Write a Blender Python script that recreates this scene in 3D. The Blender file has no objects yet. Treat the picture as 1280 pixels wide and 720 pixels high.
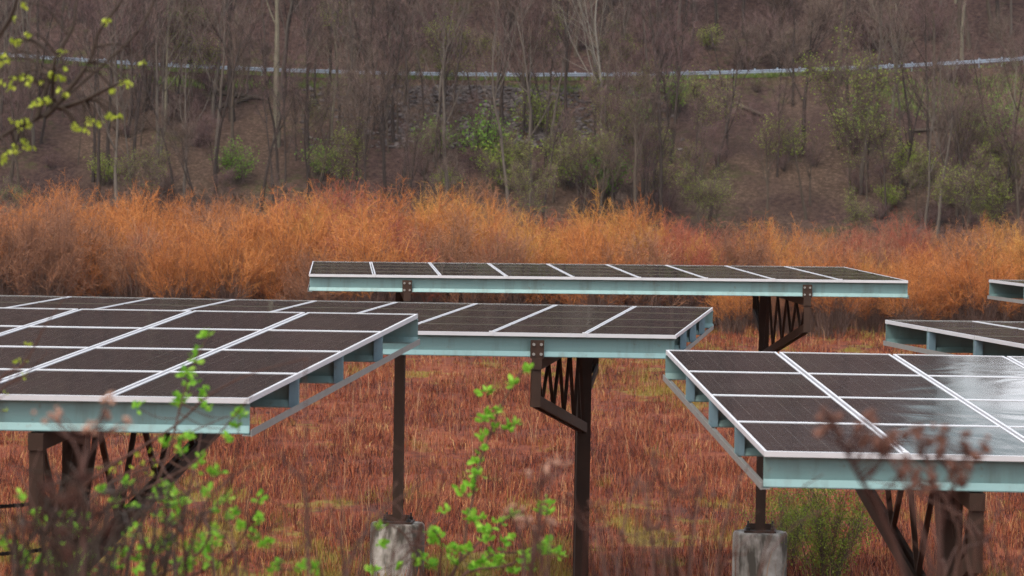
import bpy, math, random
import numpy as np
from mathutils import Vector, Matrix

# ------------------------------------------------------------------ camera, sky, sun, exposure
scene = bpy.context.scene
COL = scene.collection
F_PX, HORIZON, ROLL = 4302.0, 200.0, 0.0165
PITCH = math.atan((360 - HORIZON) / F_PX)
FW = Vector((0, math.cos(PITCH), -math.sin(PITCH)))
UP = Vector((0, math.sin(PITCH), math.cos(PITCH)))
RT = Vector((1, 0, 0))
CR, SR = math.cos(ROLL), math.sin(ROLL)
cam_d = bpy.data.cameras.new('camera')
cam = bpy.data.objects.new('camera', cam_d)
COL.objects.link(cam)
rc, uc = RT * CR + UP * SR, UP * CR - RT * SR
cam.matrix_world = Matrix(((rc.x, uc.x, -FW.x, 0), (rc.y, uc.y, -FW.y, 0), (rc.z, uc.z, -FW.z, 0), (0, 0, 0, 1)))
cam_d.sensor_width = 36.0
cam_d.lens = F_PX / 1280 * 36.0
cam_d.clip_start, cam_d.clip_end = 0.5, 5000
cam_d.dof.use_dof = True
cam_d.dof.focus_distance = 40.0
cam_d.dof.aperture_fstop = 5.6
scene.camera = cam

SUN_EL, SUN_AZ = math.radians(52), math.radians(215)      # behind the camera, to the left
world = bpy.data.worlds.new('World')
scene.world = world
world.use_nodes = True
wn = world.node_tree
bg = wn.nodes['Background']
sky = wn.nodes.new('ShaderNodeTexSky')
sky.sky_type = 'NISHITA'
sky.sun_disc = False
sky.sun_elevation = SUN_EL
sky.sun_rotation = SUN_AZ
sky.air_density, sky.dust_density, sky.ozone_density = 1.6, 6.0, 1.0
tc = wn.nodes.new('ShaderNodeTexCoord')
mp = wn.nodes.new('ShaderNodeMapping'); mp.inputs['Scale'].default_value = (1.0, 1.0, 2.6)
cl = wn.nodes.new('ShaderNodeTexNoise')
cl.inputs['Scale'].default_value, cl.inputs['Detail'].default_value, cl.inputs['Distortion'].default_value = 9.0, 5.0, 1.2
cr_ = wn.nodes.new('ShaderNodeValToRGB')
cr_.color_ramp.elements[0].position, cr_.color_ramp.elements[1].position = 0.42, 0.62
cm = wn.nodes.new('ShaderNodeMix'); cm.data_type = 'RGBA'
cm.inputs[7].default_value = (13.0, 13.2, 14.0, 1)           # sunlit cloud
wn.links.new(tc.outputs['Generated'], mp.inputs[0]); wn.links.new(mp.outputs[0], cl.inputs['Vector'])
wn.links.new(cl.outputs[0], cr_.inputs[0]); wn.links.new(cr_.outputs[0], cm.inputs[0])
wn.links.new(sky.outputs[0], cm.inputs[6]); wn.links.new(cm.outputs[2], bg.inputs[0])
bg.inputs[1].default_value = 0.13
sun_d = bpy.data.lights.new('sun', 'SUN')
sun_d.energy, sun_d.angle, sun_d.color = 1.1, math.radians(20), (1.0, 0.95, 0.88)
sun = bpy.data.objects.new('sun', sun_d)
COL.objects.link(sun)
sdir = Vector((math.sin(SUN_AZ) * math.cos(SUN_EL), math.cos(SUN_AZ) * math.cos(SUN_EL), math.sin(SUN_EL)))
sun.rotation_euler = sdir.to_track_quat('Z', 'Y').to_euler()
vs = scene.view_settings
vs.view_transform, vs.look, vs.gamma, vs.use_curve_mapping = 'Standard', 'None', 1, False
vs.exposure = 0.47
scene.cycles.max_bounces = 6
scene.cycles.diffuse_bounces = 3
scene.cycles.use_denoising = True
scene.cycles.denoiser = 'OPENIMAGEDENOISE'
scene.cycles.denoising_input_passes = 'RGB_ALBEDO_NORMAL'
scene.cycles.denoising_prefilter = 'NONE'

def at(px, py, d):
    """world point at depth d for a place in the 1280 px photograph"""
    u, v = px - 640, py - 360
    a, b = u * CR + v * SR, -u * SR + v * CR
    return FW * d + RT * (a / F_PX * d) - UP * (b / F_PX * d)

# ------------------------------------------------------------------ helpers
def smooth(a, b, x):
    t = np.clip((x - a) / (b - a), 0, 1)
    return t * t * (3 - 2 * t)

class MB:
    """collects shapes into one mesh"""
    def __init__(s): s.v, s.f, s.uv = [], [], None
    def box(s, c, ax, ay, az):
        c, ax, ay, az = map(Vector, (c, ax, ay, az))
        n = len(s.v)
        for k in (-1, 1):
            for j in (-1, 1):
                for i in (-1, 1): s.v.append(c + ax * i + ay * j + az * k)
        s.f += [tuple(n + q for q in f) for f in ((0, 2, 3, 1), (4, 5, 7, 6), (0, 1, 5, 4), (2, 6, 7, 3), (0, 4, 6, 2), (1, 3, 7, 5))]
    def bar(s, a, b, w, h, side):
        """box beam from a to b, w wide along side, h the other way"""
        a, b, side = Vector(a), Vector(b), Vector(side).normalized()
        d = b - a
        o = d.cross(side).normalized()
        s.box((a + b) / 2, side * (w / 2), o * (h / 2), d / 2)
    def prism(s, poly, a, b, ex, ey):
        a, b = Vector(a), Vector(b)
        n, m = len(s.v), len(poly)
        for base in (a, b):
            for (x, y) in poly: s.v.append(base + ex * x + ey * y)
        for i in range(m):
            j = (i + 1) % m
            s.f.append((n + i, n + j, n + m + j, n + m + i))
        s.f.append(tuple(n + i for i in reversed(range(m))))
        s.f.append(tuple(n + m + i for i in range(m)))
    def tube(s, pts, rad, sides=5, cap=True):
        pts = [Vector(p) for p in pts]
        n0 = len(s.v)
        ref = Vector((0.31, 0.17, 0.93))
        for i, p in enumerate(pts):
            d = (pts[min(i + 1, len(pts) - 1)] - pts[max(i - 1, 0)]).normalized()
            a = d.cross(ref if abs(d.dot(ref)) < 0.95 else Vector((1, 0, 0))).normalized()
            b = d.cross(a)
            r = rad[i] if hasattr(rad, '__len__') else rad
            for k in range(sides):
                t = 2 * math.pi * k / sides
                s.v.append(p + (a * math.cos(t) + b * math.sin(t)) * r)
        for i in range(len(pts) - 1):
            for k in range(sides):
                k2 = (k + 1) % sides
                s.f.append((n0 + i * sides + k, n0 + i * sides + k2, n0 + (i + 1) * sides + k2, n0 + (i + 1) * sides + k))
        if cap and sides > 2:
            s.f.append(tuple(n0 + k for k in reversed(range(sides))))
            e = n0 + (len(pts) - 1) * sides
            s.f.append(tuple(e + k for k in range(sides)))
    def tri(s, a, b, c):
        n = len(s.v); s.v += [a, b, c]; s.f.append((n, n + 1, n + 2))
    def quad(s, a, b, c, d):
        n = len(s.v); s.v += [a, b, c, d]; s.f.append((n, n + 1, n + 2, n + 3))
    def lathe(s, c, prof, n=24):
        n0 = len(s.v)
        for (r, z) in prof:
            for k in range(n):
                t = 2 * math.pi * k / n
                s.v.append(Vector(c) + Vector((r * math.cos(t), r * math.sin(t), z)))
        for i in range(len(prof) - 1):
            for k in range(n):
                k2 = (k + 1) % n
                s.f.append((n0 + i * n + k, n0 + i * n + k2, n0 + (i + 1) * n + k2, n0 + (i + 1) * n + k))
        s.f.append(tuple(n0 + (len(prof) - 1) * n + k for k in range(n)))
    def blob(s, c, r, rng, flat=1.0):
        """small uneven faceted lump"""
        n0 = len(s.v)
        rings = ((0, 1), (0.75, 0.62), (1, 0), (0.7, -0.7), (0, -1))
        c = Vector(c)
        idx = []
        for q, z in rings:
            row = []
            m = 1 if q == 0 else 6
            for k in range(m):
                t = 2 * math.pi * k / 6 + z
                w = r * rng.uniform(0.72, 1.2)
                s.v.append(c + Vector((q * math.cos(t) * w, q * math.sin(t) * w, z * w * flat)))
                row.append(len(s.v) - 1)
            idx.append(row)
        for k in range(6):
            k2 = (k + 1) % 6
            s.f.append((idx[0][0], idx[1][k], idx[1][k2]))
            s.f.append((idx[4][0], idx[3][k2], idx[3][k]))
            for a in (1, 2): s.f.append((idx[a][k], idx[a + 1][k], idx[a + 1][k2], idx[a][k2]))
    def mesh(s, name, mat, origin=(0, 0, 0)):
        me = bpy.data.meshes.new(name)
        o = Vector(origin)
        me.from_pydata([tuple(Vector(v) - o) for v in s.v], [], s.f)
        me.materials.append(mat)
        me.update()
        return me
    def build(s, name, mat, parent=None, origin=(0, 0, 0), sm=False):
        me = s.mesh(name, mat, origin)
        if sm: me.polygons.foreach_set('use_smooth', [True] * len(me.polygons))
        return link(name, me, parent, None if parent else origin)

def spline(P, k=6):
    out = []
    for i in range(len(P) - 1):
        a, b, c, d = P[max(i - 1, 0)], P[i], P[i + 1], P[min(i + 2, len(P) - 1)]
        for q in range(k):
            t = q / k
            out.append(0.5 * ((2 * b) + (c - a) * t + (2 * a - 5 * b + 4 * c - d) * t * t + (3 * b - a - 3 * c + d) * t ** 3))
    out.append(P[-1])
    return out

def link(name, me, parent=None, loc=None):
    o = bpy.data.objects.new(name, me)
    COL.objects.link(o)
    if parent: o.parent = parent
    if loc is not None: o.location = loc
    return o

def tag(o, label=None, cat=None, group=None, kind=None):
    if label: o['label'] = label
    if cat: o['category'] = cat
    if group: o['group'] = group
    if kind: o['kind'] = kind
    return o

def empty(name, loc, label=None, cat=None, group=None):
    o = bpy.data.objects.new(name, None)
    COL.objects.link(o)
    o.location = loc
    o.empty_display_size = 0.2
    return tag(o, label, cat, group)

def copy_tree(o, kids, parent=None):
    c = o.copy(); COL.objects.link(c); c.parent = parent
    for ch in kids.get(o, ()): copy_tree(ch, kids, c)
    return c

# ------------------------------------------------------------------ materials
def new_mat(name):
    m = bpy.data.materials.new(name)
    m.use_nodes = True
    nt = m.node_tree
    return m, nt, nt.nodes['Principled BSDF']

def ramp(nt, fac, cols, pos=None):
    r = nt.nodes.new('ShaderNodeValToRGB')
    el = r.color_ramp.elements
    n = len(cols)
    while len(el) < n: el.new(0.5)
    for i, c in enumerate(cols):
        el[i].position = pos[i] if pos else i / (n - 1)
        el[i].color = (*c, 1)
    nt.links.new(fac, r.inputs[0])
    return r.outputs[0]

def noise(nt, scale, detail=4, coord='pos', rough=0.6, stretch=None, dist=0.0):
    if coord == 'pos':
        src = nt.nodes.new('ShaderNodeNewGeometry').outputs['Position']
    else:
        src = nt.nodes.new('ShaderNodeTexCoord').outputs['Object']
    if stretch:
        mp = nt.nodes.new('ShaderNodeMapping')
        mp.inputs['Scale'].default_value = stretch
        nt.links.new(src, mp.inputs[0]); src = mp.outputs[0]
    n = nt.nodes.new('ShaderNodeTexNoise')
    n.inputs['Scale'].default_value = scale
    n.inputs['Detail'].default_value = detail
    n.inputs['Roughness'].default_value = rough
    n.inputs['Distortion'].default_value = dist
    nt.links.new(src, n.inputs['Vector'])
    return n.outputs[0]

def mathn(nt, op, a, b, clamp=False):
    n = nt.nodes.new('ShaderNodeMath'); n.operation = op; n.use_clamp = clamp
    for i, x in enumerate((a, b)):
        if isinstance(x, (int, float)): n.inputs[i].default_value = x
        else: nt.links.new(x, n.inputs[i])
    return n.outputs[0]

def mix(nt, fac, a, b, mode='MIX'):
    n = nt.nodes.new('ShaderNodeMix'); n.data_type = 'RGBA'; n.blend_type = mode
    for sock, x in ((n.inputs[0], fac), (n.inputs[6], a), (n.inputs[7], b)):
        if isinstance(x, (int, float)): sock.default_value = x
        elif isinstance(x, tuple): sock.default_value = (*x, 1)
        else: nt.links.new(x, sock)
    return n.outputs[2]

def bump(nt, bs, h, strength=0.4, dist=0.02):
    b = nt.nodes.new('ShaderNodeBump')
    b.inputs['Strength'].default_value = strength
    b.inputs['Distance'].default_value = dist
    nt.links.new(h, b.inputs['Height'])
    nt.links.new(b.outputs[0], bs.inputs['Normal'])

def noisy_mat(name, cols, scale=3, rough=0.7, metal=0.0, coord='pos', pos=None, stretch=None, bmp=0, detail=5, spec=0.3):
    m, nt, bs = new_mat(name)
    n = noise(nt, scale, detail, coord, stretch=stretch)
    nt.links.new(ramp(nt, n, cols, pos), bs.inputs['Base Color'])
    bs.inputs['Roughness'].default_value = rough
    bs.inputs['Metallic'].default_value = metal
    bs.inputs['Specular IOR Level'].default_value = spec
    if bmp: bump(nt, bs, n, bmp)
    return m

def plant_mat(name, cols, rough=0.85, trans=0.0, obj_var=0.35):
    """thin plant matter: a colour for every separate leaf, blade or twig, and a shift for every plant"""
    m, nt, bs = new_mat(name)
    g = nt.nodes.new('ShaderNodeNewGeometry').outputs['Random Per Island']
    oi = nt.nodes.new('ShaderNodeObjectInfo').outputs['Random']
    f = mathn(nt, 'ADD', mathn(nt, 'MULTIPLY', g, 1 - obj_var), mathn(nt, 'MULTIPLY', oi, obj_var))
    c = ramp(nt, f, cols)
    nt.links.new(c, bs.inputs['Base Color'])
    bs.inputs['Roughness'].default_value = rough
    bs.inputs['Specular IOR Level'].default_value = 0.15
    if trans:
        tr = nt.nodes.new('ShaderNodeBsdfTranslucent')
        nt.links.new(c, tr.inputs[0])
        ms = nt.nodes.new('ShaderNodeMixShader')
        ms.inputs[0].default_value = trans
        nt.links.new(bs.outputs[0], ms.inputs[1]); nt.links.new(tr.outputs[0], ms.inputs[2])
        nt.links.new(ms.outputs[0], nt.nodes['Material Output'].inputs[0])
    return m

M = {}
M['teal'] = noisy_mat('galvanised_steel', [(0.112, 0.205, 0.212), (0.175, 0.295, 0.298), (0.145, 0.25, 0.262)], 2.2, 0.42, 0.25, stretch=(0.6, 0.6, 3), spec=0.5)
M['clip'] = noisy_mat('bluish_galvanised_steel', [(0.13, 0.22, 0.28), (0.19, 0.30, 0.36)], 6, 0.45, 0.25, spec=0.5)
M['bar'] = noisy_mat('dull_grey_steel', [(0.20, 0.20, 0.19), (0.30, 0.30, 0.29)], 9, 0.5, 0.3)
M['rust'] = noisy_mat('weathering_steel', [(0.020, 0.012, 0.009), (0.038, 0.020, 0.013), (0.068, 0.033, 0.020)], 5, 0.65, 0.1, stretch=(1, 1, 0.5), bmp=0.1)
def weather(m):
    nt = m.node_tree; bs = nt.nodes['Principled BSDF']
    src = bs.inputs['Base Color'].links[0].from_socket
    st = ramp(nt, noise(nt, 3.0, 5, stretch=(2.2, 2.2, 0.25)), [(0, 0, 0), (1, 1, 1)], [0.50, 0.68])
    sp = ramp(nt, noise(nt, 14, 4), [(0, 0, 0), (1, 1, 1)], [0.62, 0.72])
    c = mix(nt, mathn(nt, 'MULTIPLY', st, 0.45), src, (0.10, 0.12, 0.105))
    nt.links.new(mix(nt, mathn(nt, 'MULTIPLY', sp, 0.35), c, (0.13, 0.085, 0.05)), bs.inputs['Base Color'])
weather(M['teal']); weather(M['clip'])
M['bolt'] = noisy_mat('bolt_steel', [(0.28, 0.27, 0.25), (0.42, 0.41, 0.39)], 30, 0.4, 0.7)
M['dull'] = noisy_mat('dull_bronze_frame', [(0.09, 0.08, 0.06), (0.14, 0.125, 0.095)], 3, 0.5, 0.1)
M['alu'] = noisy_mat('aluminium_frame', [(0.50, 0.51, 0.54), (0.64, 0.65, 0.68)], 3, 0.4, 0.15, spec=0.5)
M['black'] = noisy_mat('black_plastic', [(0.012, 0.011, 0.011), (0.03, 0.028, 0.028)], 10, 0.5)

def glass_mat():
    m, nt, bs = new_mat('solar_cells_under_glass')
    uv = nt.nodes.new('ShaderNodeUVMap').outputs[0]
    sp = nt.nodes.new('ShaderNodeSeparateXYZ'); nt.links.new(uv, sp.inputs[0])
    def lines(src, n, w):
        f = mathn(nt, 'FRACT', mathn(nt, 'MULTIPLY', src, n), 0)
        return mathn(nt, 'LESS_THAN', f, w)
    cell = mathn(nt, 'MAXIMUM', lines(sp.outputs[0], 6, 0.022), lines(sp.outputs[1], 10, 0.018))
    bus = mathn(nt, 'MULTIPLY', lines(sp.outputs[0], 18, 0.045), 0.5)
    l = mathn(nt, 'MAXIMUM', cell, bus)
    n1 = noise(nt, 1.3, 4)
    n2 = noise(nt, 7, 5)
    base = ramp(nt, n1, [(0.010, 0.008, 0.011), (0.017, 0.013, 0.016), (0.024, 0.019, 0.020)])
    base = mix(nt, l, base, (0.16, 0.15, 0.135))
    base = mix(nt, mathn(nt, 'MULTIPLY', n2, 0.03), base, (0.22, 0.20, 0.17))
    nt.links.new(base, bs.inputs['Base Color'])
    r = mathn(nt, 'MULTIPLY_ADD', n1, 0.08)
    r.node.inputs[2].default_value = 0.02
    nt.links.new(r, bs.inputs['Roughness'])
    bs.inputs['IOR'].default_value = 1.45
    bump(nt, bs, noise(nt, 0.9, 1, dist=2.5), 0.10, 0.02)
    return m
M['glass'] = glass_mat()

def concrete_mat():
    m, nt, bs = new_mat('weathered_concrete')
    a = ramp(nt, noise(nt, 5, 6), [(0.20, 0.18, 0.155), (0.33, 0.305, 0.27), (0.46, 0.43, 0.40)], [0.3, 0.5, 0.7])
    st = ramp(nt, noise(nt, 2.6, 4, stretch=(1, 1, 0.35)), [(0, 0, 0), (1, 1, 1)], [0.46, 0.56])
    nt.links.new(mix(nt, st, a, (0.085, 0.076, 0.062)), bs.inputs['Base Color'])
    bs.inputs['Roughness'].default_value = 0.9
    bump(nt, bs, noise(nt, 30, 4), 0.3, 0.01)
    return m
M['concrete'] = concrete_mat()

# ------------------------------------------------------------------ terrain
FIELD_Z = -7.0
ROAD_Y = 299.0
def road_z(x): return 6.7 + 0.0008 * (x + 8) ** 2 * (np.abs(x) < 90) + 0.0008 * 98 ** 2 * (np.abs(x) >= 90) * 1.0
_rng = np.random.default_rng(5)
_waves = [(k, *_rng.uniform(0, 6.28, 2), _rng.uniform(0, 6.28)) for k in (0.05, 0.09, 0.16, 0.3, 0.55)]
def rough_z(x, y):
    z = 0
    for k, a, p, q in _waves: z = z + (0.05 / k ** 0.75) * np.sin(k * (x * math.cos(a) + y * math.sin(a)) + p) * np.cos(k * 1.3 * (y * math.cos(a) - x * math.sin(a)) + q)
    return z * 0.35
def ground_z(x, y):
    x, y = np.asarray(x, float), np.asarray(y, float)
    bank = -1.6 - 0.12 * np.clip(y - 4, 0, 8)
    z = bank + (FIELD_Z - bank) * smooth(11, 22, y)
    rz = road_z(np.clip(x, -90, 90))
    up = smooth(255, ROAD_Y + 6, y) * 0.25 + 0.75 * np.clip((y - 264) / (ROAD_Y - 6 - 264), 0, 1)
    up = np.where(y >= ROAD_Y - 6, 1.0, up)
    z = z + (rz - FIELD_Z) * np.where(y < 250, 0, up)
    slope = 0.66 - 0.14 * smooth(0, 24, x) - 0.22 * smooth(40, 75, x)  # unseen crest shaped to drop right, so the front right panels mirror sky
    z = z + slope * np.clip(y - (ROAD_Y + 9), 0, 175) + 0.05 * np.clip(y - (ROAD_Y + 184), 0, 400)
    r = rough_z(x, y)
    w = 0.12 + 1.1 * smooth(262, 280, y)
    w = w * (1 - smooth(ROAD_Y - 9, ROAD_Y - 5, y) * (1 - smooth(ROAD_Y + 9, ROAD_Y + 16, y)))
    return z + r * w
def gz(x, y): return float(ground_z(x, y))

def grid(name, xs, ys, mat, zoff=0.0):
    X, Y = np.meshgrid(xs, ys)
    Z = ground_z(X, Y) + zoff
    nx, ny = len(xs), len(ys)
    v = np.stack([X, Y, Z], -1).reshape(-1, 3)
    i = np.arange(nx * ny).reshape(ny, nx)
    q = np.stack([i[:-1, :-1], i[:-1, 1:], i[1:, 1:], i[1:, :-1]], -1).reshape(-1, 4)
    return np_mesh(name, v, q, mat, True)

def np_mesh(name, v, faces, mat, sm=False):
    me = bpy.data.meshes.new(name)
    k = faces.shape[1]
    me.vertices.add(len(v)); me.vertices.foreach_set('co', np.ascontiguousarray(v, np.float32).ravel())
    me.loops.add(faces.size); me.loops.foreach_set('vertex_index', np.ascontiguousarray(faces, np.int32).ravel())
    me.polygons.add(len(faces)); me.polygons.foreach_set('loop_start', np.arange(0, faces.size, k, dtype=np.int32))
    me.update(calc_edges=True)
    if sm: me.polygons.foreach_set('use_smooth', np.ones(len(faces), bool))
    me.materials.append(mat)
    return link(name, me)

def patch_colour(nt, tone):
    """colour of the dry meadow by place: rust, plum, straw and a little moss; tone 0..1 shifts it"""
    big = noise(nt, 0.30, 7, stretch=(0.9, 0.4, 1.0), rough=0.75)
    mid = noise(nt, 0.75, 4, stretch=(0.9, 0.6, 1.0))
    f = mathn(nt, 'ADD', mathn(nt, 'MULTIPLY', mix(nt, 0.4, big, noise(nt, 1.6, 3, stretch=(0.8, 1.0, 1.0))), 0.70), mathn(nt, 'MULTIPLY', tone, 0.30))
    c = ramp(nt, f, [(0.045, 0.019, 0.017), (0.115, 0.034, 0.025), (0.225, 0.055, 0.027), (0.32, 0.098, 0.042), (0.44, 0.28, 0.12)], [0.37, 0.44, 0.52, 0.60, 0.70])
    moss = ramp(nt, mathn(nt, 'MULTIPLY', mid, mathn(nt, 'ADD', noise(nt, 0.12, 2, stretch=(0.8, 0.5, 1)), 0.45)), [(0, 0, 0), (1, 1, 1)], [0.535, 0.61])
    return mix(nt, mathn(nt, 'MULTIPLY', moss, 0.75), c, (0.25, 0.22, 0.04))

def field_mat():
    m, nt, bs = new_mat('dry_meadow_soil')
    c = patch_colour(nt, noise(nt, 9, 5))
    nt.links.new(mix(nt, 0.35, c, (0.06, 0.03, 0.02)), bs.inputs['Base Color'])
    bs.inputs['Roughness'].default_value = 0.95
    bs.inputs['Specular IOR Level'].default_value = 0.1
    bump(nt, bs, noise(nt, 6, 5), 0.6, 0.1)
    return m
def grass_mat():
    m, nt, bs = new_mat('dry_rust_grass')
    g = nt.nodes.new('ShaderNodeNewGeometry').outputs['Random Per Island']
    nt.links.new(patch_colour(nt, g), bs.inputs['Base Color'])
    bs.inputs['Roughness'].default_value = 0.8
    bs.inputs['Specular IOR Level'].default_value = 0.15
    return m
def litter_mat():
    m, nt, bs = new_mat('leaf_litter')
    a = ramp(nt, noise(nt, 2.4, 8, rough=0.75), [(0.024, 0.015, 0.014), (0.058, 0.035, 0.030), (0.10, 0.061, 0.050), (0.19, 0.128, 0.105)], [0.3, 0.46, 0.58, 0.74])
    big = noise(nt, 0.07, 4)
    sy = nt.nodes.new('ShaderNodeSeparateXYZ')
    nt.links.new(nt.nodes.new('ShaderNodeNewGeometry').outputs['Position'], sy.inputs[0])
    below = mathn(nt, 'LESS_THAN', sy.outputs[1], ROAD_Y)       # dry grass grows only on the bank below the road
    a = mix(nt, mathn(nt, 'MULTIPLY', ramp(nt, big, [(0, 0, 0), (1, 1, 1)], [0.42, 0.56]), below), a, ramp(nt, noise(nt, 3.1, 8, rough=0.8), [(0.024, 0.018, 0.014), (0.105, 0.068, 0.048), (0.28, 0.19, 0.135)], [0.3, 0.5, 0.72]))
    gr = ramp(nt, mathn(nt, 'MULTIPLY', noise(nt, 0.16, 4), mathn(nt, 'ADD', noise(nt, 1.4, 5), 0.35)), [(0, 0, 0), (1, 1, 1)], [0.50, 0.62])
    a = mix(nt, mathn(nt, 'MULTIPLY', gr, 0.55), a, (0.07, 0.085, 0.025))
    nt.links.new(a, bs.inputs['Base Color'])
    bs.inputs['Roughness'].default_value = 0.95
    bs.inputs['Specular IOR Level'].default_value = 0.1
    bump(nt, bs, noise(nt, 2.0, 8, rough=0.8), 1.0, 0.35)
    return m
M['litter'] = litter_mat()
tag(grid('field', np.linspace(-130, 130, 131), np.concatenate([np.linspace(-30, 30, 81), np.linspace(31, 252, 140)]), field_mat()), kind='structure')
tag(grid('hillside', np.linspace(-260, 260, 261), np.concatenate([np.linspace(252, 320, 120), np.linspace(321, 720, 150)]), M['litter']), kind='structure')

# the damp spring air: one even volume round the camera and the whole scene, the sky outside it
hm = bpy.data.materials.new('haze_air'); hm.use_nodes = True
hn = hm.node_tree; hn.nodes.remove(hn.nodes['Principled BSDF'])
pv = hn.nodes.new('ShaderNodeVolumePrincipled')
pv.inputs['Color'].default_value = (0.92, 0.84, 0.90, 1)
pv.inputs['Density'].default_value = 0.00006
pv.inputs['Anisotropy'].default_value = 0.1
hn.links.new(pv.outputs[0], hn.nodes['Material Output'].inputs['Volume'])
b = MB(); b.box((0, 342, 78), (285, 0, 0), (0, 392, 0), (0, 0, 88))
tag(b.build('haze', hm), 'thin mauve haze lying over the valley', 'haze', kind='stuff')

# road bench with its verge
def strip(name, y0, y1, zoff, mat, x0=-89, x1=89, n=180):
    xs = np.linspace(x0, x1, n)
    v = np.concatenate([np.stack([xs, np.full(n, y), road_z(xs) + zoff], -1) for y in (y0, y1)])
    i = np.arange(n - 1)
    return np_mesh(name, v, np.stack([i, i + 1, i + 1 + n, i + n], -1), mat)
M['asphalt'] = noisy_mat('asphalt', [(0.04, 0.04, 0.042), (0.065, 0.064, 0.066)], 4, 0.85, bmp=0.2)
tag(strip('road', ROAD_Y + 1.2, ROAD_Y + 8.2, 0.05, M['asphalt']), kind='structure')

rng = np.random.default_rng(11)
def blades(name, x, y, h, w, mat, lean=0.35, zf=ground_z, base=0.0):
    """one bent blade (two quads' worth of triangles) at every point"""
    n = len(x)
    z = zf(x, y) + base
    a = rng.uniform(0, 6.283, n)
    la = rng.uniform(0, 6.283, n); ll = rng.uniform(0.05, lean, n) * h
    dx, dy = np.cos(a) * w / 2, np.sin(a) * w / 2
    lx, ly = np.cos(la) * ll, np.sin(la) * ll
    v = np.empty((n, 5, 3))
    v[:, 0] = np.stack([x - dx, y - dy, z - 0.03], -1)
    v[:, 1] = np.stack([x + dx, y + dy, z - 0.03], -1)
    v[:, 2] = np.stack([x + dx * .8 + lx * .3, y + dy * .8 + ly * .3, z + h * .55], -1)
    v[:, 3] = np.stack([x - dx * .8 + lx * .3, y - dy * .8 + ly * .3, z + h * .55], -1)
    v[:, 4] = np.stack([x + lx, y + ly, z + h * np.sqrt(np.maximum(0.3, 1 - (ll / h) ** 2))], -1)
    b = np.arange(n)[:, None] * 5
    t = np.concatenate([b + [[0, 1, 2]], b + [[0, 2, 3]], b + [[3, 2, 4]]], 0)
    return np_mesh(name, v.reshape(-1, 3), t, mat)

# meadow: tussocks of dry grass, thicker in some places than in others
N = 78000
d = 27 * (146 / 27) ** rng.uniform(0, 1, N)
x = rng.uniform(-1, 1, N) * (0.165 * d + 5)
den = np.clip(0.5 + 0.45 * (np.sin(x * 1.3 + 2 * np.sin(d * 0.37)) * np.sin(d * 0.55 + 1.7 * np.sin(x * 0.6)) + 0.7 * np.sin(x * 3.1 + d * 1.7) * np.sin(d * 1.9 - x * 2.3)), 0, 1)
keep = rng.uniform(0, 1, N) < 0.22 + 0.78 * den
x, d, den = x[keep], d[keep], den[keep]
th = (0.08 + 0.36 * rng.uniform(0, 1, len(x)) ** 1.6) * (0.5 + 0.9 * den)
m = 14
tx, td, tt = np.repeat(x, m), np.repeat(d, m), np.repeat(th, m)
rad = tt * 0.55
tag(blades('meadow_grass', tx + rng.normal(0, 1, len(tx)) * rad, td + rng.normal(0, 1, len(tx)) * rad, tt * rng.uniform(0.4, 1.15, len(tx)), rng.uniform(0.006, 0.013, len(tx)) * (0.5 + td / 85), grass_mat(), 0.95),
    'rust red dry grass covering the whole flat meadow', 'grass', kind='stuff')
# taller dead stalks standing over it
N = 9000
d = 30 * (144 / 30) ** rng.uniform(0, 1, N); x = rng.uniform(-1, 1, N) * (0.165 * d + 5)
M['straw'] = plant_mat('dead_stalks', [(0.09, 0.04, 0.03), (0.20, 0.075, 0.045), (0.36, 0.19, 0.10), (0.50, 0.36, 0.22)])
tag(blades('dead_stalks', x, d, rng.uniform(0.35, 0.95, N), rng.uniform(0.006, 0.012, N) * (0.5 + d / 85), M['straw'], 0.5), 'taller dead stalks standing over the rust red grass', 'dead stalks', kind='stuff')
# verge of short green grass beside the road
N = 42000
xv = rng.uniform(-60, 70, N); tv = rng.uniform(0, 1, N)
wide = 1.6 + 1.2 * np.sin(xv * 0.19) + 7.0 * smooth(26, 36, xv)
yv = ROAD_Y - 5.4 - tv * wide
keep = rng.uniform(0, 1, N) < np.clip(0.75 + 0.25 * np.sin(xv * 0.63) - 0.5 * tv, 0.1, 1)
xv, yv = xv[keep], yv[keep]
M['verge'] = plant_mat('verge_grass', [(0.07, 0.13, 0.025), (0.13, 0.20, 0.045), (0.22, 0.26, 0.08)])
tag(blades('verge_grass', xv, yv, rng.uniform(0.2, 0.5, len(xv)), rng.uniform(0.04, 0.08, len(xv)), M['verge'], 0.8), 'short green grass along the road verge', 'grass', kind='stuff')

# ------------------------------------------------------------------ guardrail and riprap
M['rail'] = noisy_mat('galvanised_rail', [(0.26, 0.32, 0.40), (0.38, 0.45, 0.54)], 1.2, 0.45, 0.3, spec=0.5)
gr = empty('guardrail', (0, ROAD_Y + 0.6, 6.7), 'long galvanised guardrail along the road on the hillside', 'guardrail')
b = MB()
prof = [(0, 0), (0.05, 0.03), (0.05, 0.09), (0, 0.13), (0, 0.18), (0.05, 0.22), (0.05, 0.28), (0, 0.31)]
xs = np.linspace(-66, 72, 139)
for sgn in (0, 1): pass
rows = [[Vector((x, ROAD_Y + 0.6 - p[0] * 1.4, float(road_z(x)) + 0.50 + p[1])) for p in prof] for x in xs]
n = len(prof)
for r in rows: b.v += r
for i in range(len(rows) - 1):
    for k in range(n - 1): b.f.append((i * n + k, (i + 1) * n + k, (i + 1) * n + k + 1, i * n + k + 1))
o = b.build('rail', M['rail'], gr, gr.location)
sol = o.modifiers.new('thickness', 'SOLIDIFY'); sol.thickness = 0.02
b = MB(); b.box((0, 0, 0.42), (0.07, 0, 0), (0, 0.05, 0), (0, 0, 0.52))
pm = b.mesh('post', M['rail'])
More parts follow.
